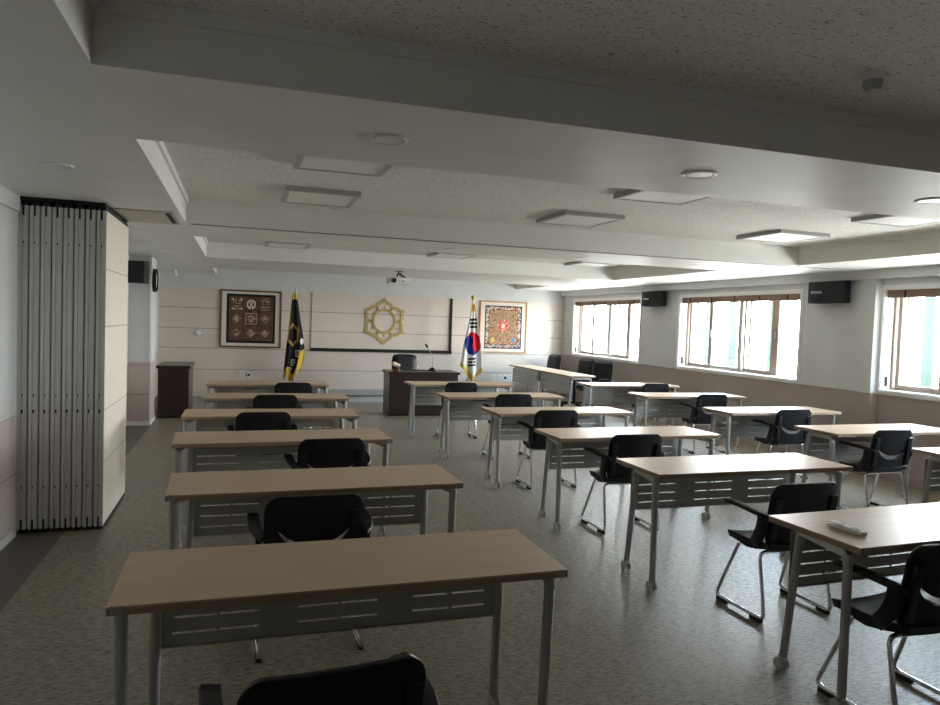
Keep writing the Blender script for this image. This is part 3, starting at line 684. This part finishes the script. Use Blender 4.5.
# ------------------------------------------------------------------ folding tables
TW, TD, TH = 1.486, .512, .74
SLOTZ = (.567, .509, .451); SLOTG = ((.15, .45), (.593, .893), (1.036, 1.336))
def make_table(label, group, top='lam'):
    t = empty('folding_table', (0, 0, 0), 0, label, 'table', group)
    b = MB(); b.box((0, 0, TH-.006), (TW, TD, TH), 0).box((.001, .001, TH-.028), (TW-.001, TD-.001, TH-.006), 1); b.build('tabletop', [top, 'edge'], t)
    for xa in (.012, TW-.045): MB().box((xa, -.0015, TH-.027), (xa+.033, .006, TH+.0006)).build('corner_insert', 'insert', t)
    for sgn in (1, -1):
        X_ = lambda v: v if sgn == 1 else TW-v
        # slanted side bar under the top joining the tops of the two legs (frame is wider towards the sitter)
        b = MB(); b.sweep(bend([(X_(.030), .082, .640), (X_(.032), .092, .684), (X_(.098), .405, .684), (X_(.100), .416, .640)], .03), [(-.016, -.017), (.016, -.017), (.016, .017), (-.016, .017)], up=Vector((0, 1, 0))); b.build('side_bracket', 'silver', t, .003)
        b = MB(); b.box((min(X_(.04), X_(.10)), .14, .700), (max(X_(.04), X_(.10)), .36, .712)); b.build('mounting_plate', 'alud', t)
        for (xt, yt, xb, yb) in ((.030, .084, .040, .088), (.100, .414, .088, .466)):
            xt, xb = X_(xt), X_(xb)
            g = MB(); g.sweep([(xt, yt, .690), (xt, yt, .66), (xb, yb, .068)], [(.0205*cos(a), .018*sin(a)) for a in [2*pi*i/14 for i in range(14)]], up=Vector((0, 1, 0))); lg = g.build('leg', 'silver', t, smooth=True)
            xe = xb
            c = MB(); c.tube([(xe, yb, .09), (xe, yb, .060)], .010, 8); c.box((xe-.012, yb-.014, .045), (xe+.012, yb+.022, .066)); c.build('caster_fork', 'chrome', lg)
            for sx in (-.026, .012): MB().lathe([(0, -.001), (.012, -.001), (.013, .001), (.025, .001), (.0295, .004), (.0295, .010), (.025, .013), (.013, .013), (.012, .015), (0, .015)], (xe+sx, yb+.010, .0297), 18, axis='x').build('wheel', 'wheel', lg, smooth=True)
    # beam and modesty panel with slots
    MB().box((.116, .400, .668), (TW-.116, .430, .698)).build('cross_beam', 'silver', t)
    b = MB(); ya, yb = .458, .461; px0, px1, pz0, pz1 = .090, TW-.090, .404, .672
    zc = [pz0]; 
    for z in reversed(SLOTZ): zc += [z-.0038, z+.0038]
    zc.append(pz1)
    for i in range(len(zc)-1):
        if i % 2 == 0: b.box((px0, ya, zc[i]), (px1, yb, zc[i+1]))
        else:
            x = px0
            for (a, c) in SLOTG:
                b.box((x, ya, zc[i]), (a, yb, zc[i+1])); mid = a+(c-a)*.52; b.box((mid-.006, ya, zc[i]), (mid+.006, yb, zc[i+1])); x = c
            b.box((x, ya, zc[i]), (px1, yb, zc[i+1]))
    b.box((px0, ya-.012, pz0-.002), (px1, yb, pz0)); b.build('modesty_panel', 'modesty', t)
    b = MB(); b.box((px0+.36, ya-.005, .640), (px0+.56, ya-.0005, .648)); b.build('latch_bar', 'black', t)
    return t
ta = {'A1': (-.357, 2.276, .32), 'A2': (-.322, 3.625, 1.2), 'A3': (-.411, 5.055, 1.9), 'A4': (-.455, 6.387, -.31), 'A5': (-.351, 7.797, -1.6), 'A6': (-.383, 9.322, -.37),
      'B1': (2.398, 3.686, .88), 'B2': (2.367, 4.997, 1.5), 'B3': (2.384, 6.433, 1.5), 'B4': (2.29, 7.916, .77), 'B5': (2.249, 9.46, 2.0),
      'B0': (2.433, 2.262, 2.6), 'C1': (5.043, 3.76, 0.5), 'C2': (5.013, 4.971, 1.2), 'C3': (5.003, 6.383, .75), 'C4': (4.971, 8.009, -1.8), 'C5': (4.971, 9.555, -2.2)}
on = {'A': 'left', 'B': 'middle', 'C': 'right'}
tl = {'A1': 'beige folding table nearest the camera in the left column, whole top in view', 'A6': 'beige folding table farthest back in the left column, below the black flag',
      'B0': 'beige folding table at the lower right, with the remote control on it', 'B5': 'beige folding table farthest back in the middle column, beside the dark desk',
      'C1': 'beige folding table cut by the right edge of the photo, nearest of the window column', 'C5': 'beige folding table farthest back in the window column, below the black office chairs'}
gr = 'folding tables in three columns'
proto_t = None
for k, (x, y, th) in ta.items():
    n = int(k[1]); lab = tl.get(k)
    if not lab:
        i = n if k[0] == 'A' else (n+1 if k[0] == 'B' else n)
        lab = 'beige folding table, %s from the camera in the %s column' % (ordn[i-1], on[k[0]])
    if proto_t is None: proto_t = make_table(lab, gr); t = proto_t
    else: t = copy_tree(proto_t)
    t['label'] = lab; t.location = (x, y, 0); t.rotation_euler = (0, 0, radians(th))
# side pair, turned with their panels towards the room
for k in range(2):
    t = copy_tree(proto_t); t.name = 'folding_table'; t['group'] = 'pair of tables along the window side'
    t['label'] = ['sideways turned table at the far right, nearer one of the pair', 'sideways turned table at the far right, farther one of the pair'][k]
    th = radians(89.6); d = Vector((cos(th), sin(th), 0))
    # local x runs away from the camera, local +y points to the room centre
    s = Vector((5.97, 11.30, 0))+d*(k*1.495)
    t.location = s; t.rotation_euler = (0, 0, th)

# ------------------------------------------------------------------ sled chairs
def make_chair(label, group):
    c = empty('sled_chair', (0, 0, 0), 0, label, 'chair', group)
    # seat
    nx, ny = 12, 12; vs = []; b = MB()
    def seat(u, v):
        x = (u*2-1); yy = -.20+.40*v; w = .212*(1-.06*(1-v)**2)
        # rounded front corners
        k = max(0, (v-.82)/.18); w *= 1-.16*k*k
        z = .432-.018*sin(pi*v)-.035*max(0, (v-.75)/.25)**2+.012*abs(x)**3
        return (x*w, yy, z)
    top = [seat(i/nx, j/ny) for j in range(ny+1) for i in range(nx+1)]
    bot = [(p[0]*.95, p[1]*.97, p[2]-.034-.024*(1-abs(2*(k//(nx+1))/ny-1))) for k, p in enumerate(top)]
    F = []
    for j in range(ny):
        for i in range(nx):
            a = j*(nx+1)+i; F.append((a, a+1, a+nx+2, a+nx+1)); o_ = len(top); F.append((o_+a, o_+a+nx+1, o_+a+nx+2, o_+a+1))
    per = [i for i in range(nx)]+[j*(nx+1)+nx for j in range(ny)]+[ny*(nx+1)+i for i in range(nx, 0, -1)]+[j*(nx+1) for j in range(ny, 0, -1)]
    for q in range(len(per)): a, a2 = per[q], per[(q+1) % len(per)]; F.append((a, len(top)+a, len(top)+a2, a2))
    b.add(top+bot, F); b.build('seat', 'plastic', c, smooth=True)
    # backrest with smile-shaped opening
    ZB, ZT_, HW, RC = .392, .785, .228, .075
    def slot(x):
        a = min(abs(x)/.175, 1); cz = .530+.095*a**2.6; t = .017*(1-a**6) if a < 1 else 0; return cz-t, cz+t
    def halfw(z):
        if z > ZT_-RC: return HW-RC+sqrt(max(0, RC**2-(z-(ZT_-RC))**2))
        if z < .52: return HW-.045*((.52-z)/.13)**2
        return HW
    def yb(x, z): return -.180-.062*((z-ZB)/.393)**1.1+.034*(x/HW)**2
    NX = 32; g = {}; V = []; FF = []
    def vid(x, z):
        k = (round(x, 5), round(z, 5))
        if k not in g: g[k] = len(V); V.append((x, yb(x, z), z))
        return g[k]
    tt = {True: [r/5 for r in range(6)], False: [0, .2, .4, .55, .68, .78, .86, .92, .96, .985, 1]}
    for lo in (True, False):
        cols = []
        for i in range(NX+1):
            s_ = sin((-1+2*i/NX)*pi/2)*.35+(-1+2*i/NX)*.65; zl, zh = slot(s_*HW); cp = []
            for t in tt[lo]:
                z = (ZB+(zl-ZB)*t) if lo else (zh+(ZT_-.004*s_*s_-zh)*t); cp.append(vid(s_*halfw(z), z))
            cols.append(cp)
        for i in range(NX):
            for r in range(len(cols[0])-1): FF.append((cols[i][r], cols[i+1][r], cols[i+1][r+1], cols[i][r+1]))
    b = MB(); b.add(V, [f for f in FF if len(set(f)) == 4]); bo = b.build('backrest', 'plastic', c, smooth=True, merge=True)
    md = bo.modifiers.new('thick', 'SOLIDIFY'); md.thickness = .018; md.offset = 0
    md = bo.modifiers.new('soft', 'BEVEL'); md.width = .005; md.segments = 2; md.limit_method = 'ANGLE'; md.angle_limit = radians(50)
    for p in bo.data.polygons: p.use_smooth = True
    # armrests: flat pad, elbow at the back, side wing down to the seat, upright behind the shell
    for s in (-1, 1):
        a = MB()
        a.sweep(bend([(s*.222, -.222, .590), (s*.250, -.185, .603), (s*.264, -.12, .612), (s*.266, .02, .622), (s*.262, .105, .616)], .04), [(-.025, -.012), (.025, -.012), (.030, 0), (.025, .012), (-.025, .012), (-.030, 0)])
        a.sweep(bend([(s*.256, -.175, .608), (s*.250, -.165, .54), (s*.236, -.125, .47), (s*.205, -.06, .405)], .05), [(-.032, -.012), (.032, -.012), (.032, .012), (-.032, .012)], up=Vector((1, 0, 0)))
        a.sweep([(s*.194, -.186, .455), (s*.194, -.206, .60), (s*.190, -.222, .705)], [(-.022, -.010), (.022, -.010), (.022, .010), (-.022, .010)], up=Vector((0, 1, 0)))
        a.build('armrest', 'plastic', c, .004, smooth=True)
    # sled frame, one bent tube per side plus rear cross tube
    for s in (-1, 1):
        pts = [(0, -.130, .380), (s*.226, -.130, .380), (s*.238, -.205, .0225), (s*.240, .205, .0225), (s*.196, .06, .398), (0, .09, .398)]
        MB().tube(bend(pts, .045, 6), .0105, 10).build('sled_frame', 'chrome', c, smooth=True)
        for ya, y2 in ((-.185, -.10), (.10, .185)):
            MB().box((s*.239-.012, ya, 0), (s*.239+.012, y2, .018)).build('floor_glide', 'rubber', c, .003)
    MB().box((-.16, -.15, .395), (.16, .10, .408)).build('seat_plate', 'plastic', c)
    return c
gc = 'black sled chairs at the folding tables'
ch = {'A0': (.215, 1.895, 6.0, 'black sled chair at the bottom edge of the photo'),
      'A1': (.345, 3.575, 2, 'black sled chair between the first and second tables of the left column'),
      'A2': (.61, 5.14, 2, 'black sled chair between the second and third tables of the left column'),
      'A3': (.205, 6.55, 1, 'black sled chair between the third and fourth tables of the left column'),
      'A4': (.37, 7.93, 0, 'black sled chair between the fourth and fifth tables of the left column'),
      'A5': (.65, 9.36, 0, 'black sled chair at the farthest table of the left column'),
      'B0': (3.01, 3.40, 1.5, 'black sled chair between the two nearest tables of the middle column'),
      'B1': (2.96, 5.10, 0, 'black sled chair between the second and third tables of the middle column'),
      'B2': (2.965, 6.585, -1, 'black sled chair between the third and fourth tables of the middle column'),
      'B3': (3.10, 8.07, -2, 'black sled chair between the fourth and fifth tables of the middle column'),
      'B4': (2.91, 9.56, -2, 'black sled chair at the farthest table of the middle column'),
      'E0': (2.775, 2.36, 3, 'black sled chair cut by the right photo edge, behind the remote control table'),
      'D1': (5.57, 5.12, 2, 'black sled chair at the second table of the window column'),
      'D2': (5.77, 6.54, 0, 'black sled chair at the third table of the window column'),
      'D3': (5.88, 8.11, 0, 'black sled chair at the fourth table of the window column'),
      'D4': (6.01, 9.65, 0, 'black sled chair at the farthest table of the window column')}
pc = None
for k, (x, y, r, lab) in ch.items():
    if pc is None: pc = make_chair(lab, gc); o = pc
    else: o = copy_tree(pc)
    o['label'] = lab; o.location = (x, y, 0); o.rotation_euler = (0, 0, radians(r))

# ------------------------------------------------------------------ office chairs
def make_office(label, group):
    c = empty('office_chair', (0, 0, 0), 0, label, 'office chair', group)
    def pad(w, l, t, xf, name, m, parent):
        b = MB(); nx, ny = 8, 10; T = []; B_ = []
        for j in range(ny+1):
            for i in range(nx+1):
                u, v = 2*i/nx-1, 2*j/ny-1
                k = (1-abs(u)**5)**.3*(1-abs(v)**5)**.3 if abs(u) < 1 and abs(v) < 1 else 0
                r_ = 1-.10*(abs(u)**4)*(abs(v)**4); rib = .006*abs(sin((v+1)*pi*2.5))
                T.append(xf @ Vector((u*w*r_, v*l*r_, t*k+rib*k))); B_.append(xf @ Vector((u*w*r_, v*l*r_, -t*.6*k)))
        F = []; o_ = len(T)
        for j in range(ny):
            for i in range(nx): a = j*(nx+1)+i; F += [(a, a+1, a+nx+2, a+nx+1), (o_+a, o_+a+nx+1, o_+a+nx+2, o_+a+1)]
        b.add(T+B_, F); return b.build(name, m, parent, smooth=True, merge=True)
    pad(.26, .26, .05, Matrix.Translation((0, .02, .46)), 'seat', 'leather', c)
    xf = Matrix.Translation((0, -.27, .69)) @ Matrix.Rotation(radians(98), 4, 'X')
    pad(.245, .285, .055, xf @ Matrix.Rotation(pi, 4, 'Y') @ Matrix.Rotation(0, 4, 'Z'), 'backrest', 'leather', c)
    for s in (-1, 1): MB().sweep(bend([(s*.20, -.10, .42), (s*.29, -.12, .44), (s*.30, -.14, .64), (s*.30, .16, .66), (s*.29, .14, .46), (s*.20, .08, .42)], .06), [(-.018, -.012), (.018, -.012), (.018, .012), (-.018, .012)], up=Vector((0, 1, 0))).build('armrest', 'leather', c, smooth=True)
    MB().tube([(0, 0, .08), (0, 0, .42)], .028, 12).build('gas_column', 'black', c, smooth=True)
    MB().box((-.16, -.18, .405), (.16, .16, .43)).box((-.04, -.32, .40), (.04, -.15, .425)).box((-.04, -.335, .40), (.04, -.315, .65)).build('seat_mechanism', 'black', c)
    for k in range(5):
        a = 2*pi*k/5+.3; l = MB(); l.sweep([(0, 0, .115), (.30*cos(a), .30*sin(a), .070)], [(-.022, -.014), (.022, -.014), (.016, .014), (-.016, .014)]); lg = l.build('base_arm', 'black', c)
        MB().lathe([(0, -.02), (.026, -.02), (.028, 0), (.026, .02), (0, .02)], (.30*cos(a), .30*sin(a), .028), 12, axis='x').build('caster', 'rubber', lg)
    return c
oc = make_office('black leather office chair behind the dark brown desk', 'black leather office chairs'); oc.location = (2.93, 12.78, 0); oc.rotation_euler = (0, 0, pi)
for (x, y, rz, lab) in ((6.27, 14.30, 100, 'black leather office chair behind the sideways tables, nearest the back wall'),
                        (6.30, 12.80, 105, 'black leather office chair behind the sideways tables, left of the near pair'),
                        (6.27, 12.02, 112, 'black and grey leather office chair behind the sideways tables, right of the near pair')):
    o = copy_tree(oc); o.location = (x, y, 0); o.rotation_euler = (0, 0, radians(rz)); o['label'] = lab

# ------------------------------------------------------------------ remote control on the near right table
rc = empty('remote_control', (2.590, 2.492, TH+.0008), radians(4), 'grey and white remote control lying on the beige table at the lower right', 'remote control')
MB().prism([(-.105, .0), (.10, 0), (.105, .010), (.02, .022), (-.03, .020), (-.075, .018), (-.105, .016)], -.022, .022, 'x').build('remote_body', 'dif', rc, .003)
b = MB()
for i in range(4):
    for j in range(3): b.box((-.013+j*.010, -.08+i*.014, .0175+.0001*i), (-.007+j*.010, -.072+i*.014, .0205))
b.build('remote_buttons', 'fixframe', rc)
MB().box((-.019, .025, .0195), (.019, .095, .024)).build('remote_cover', 'white', rc, .001)
rc.scale = (.95, .86, .95)
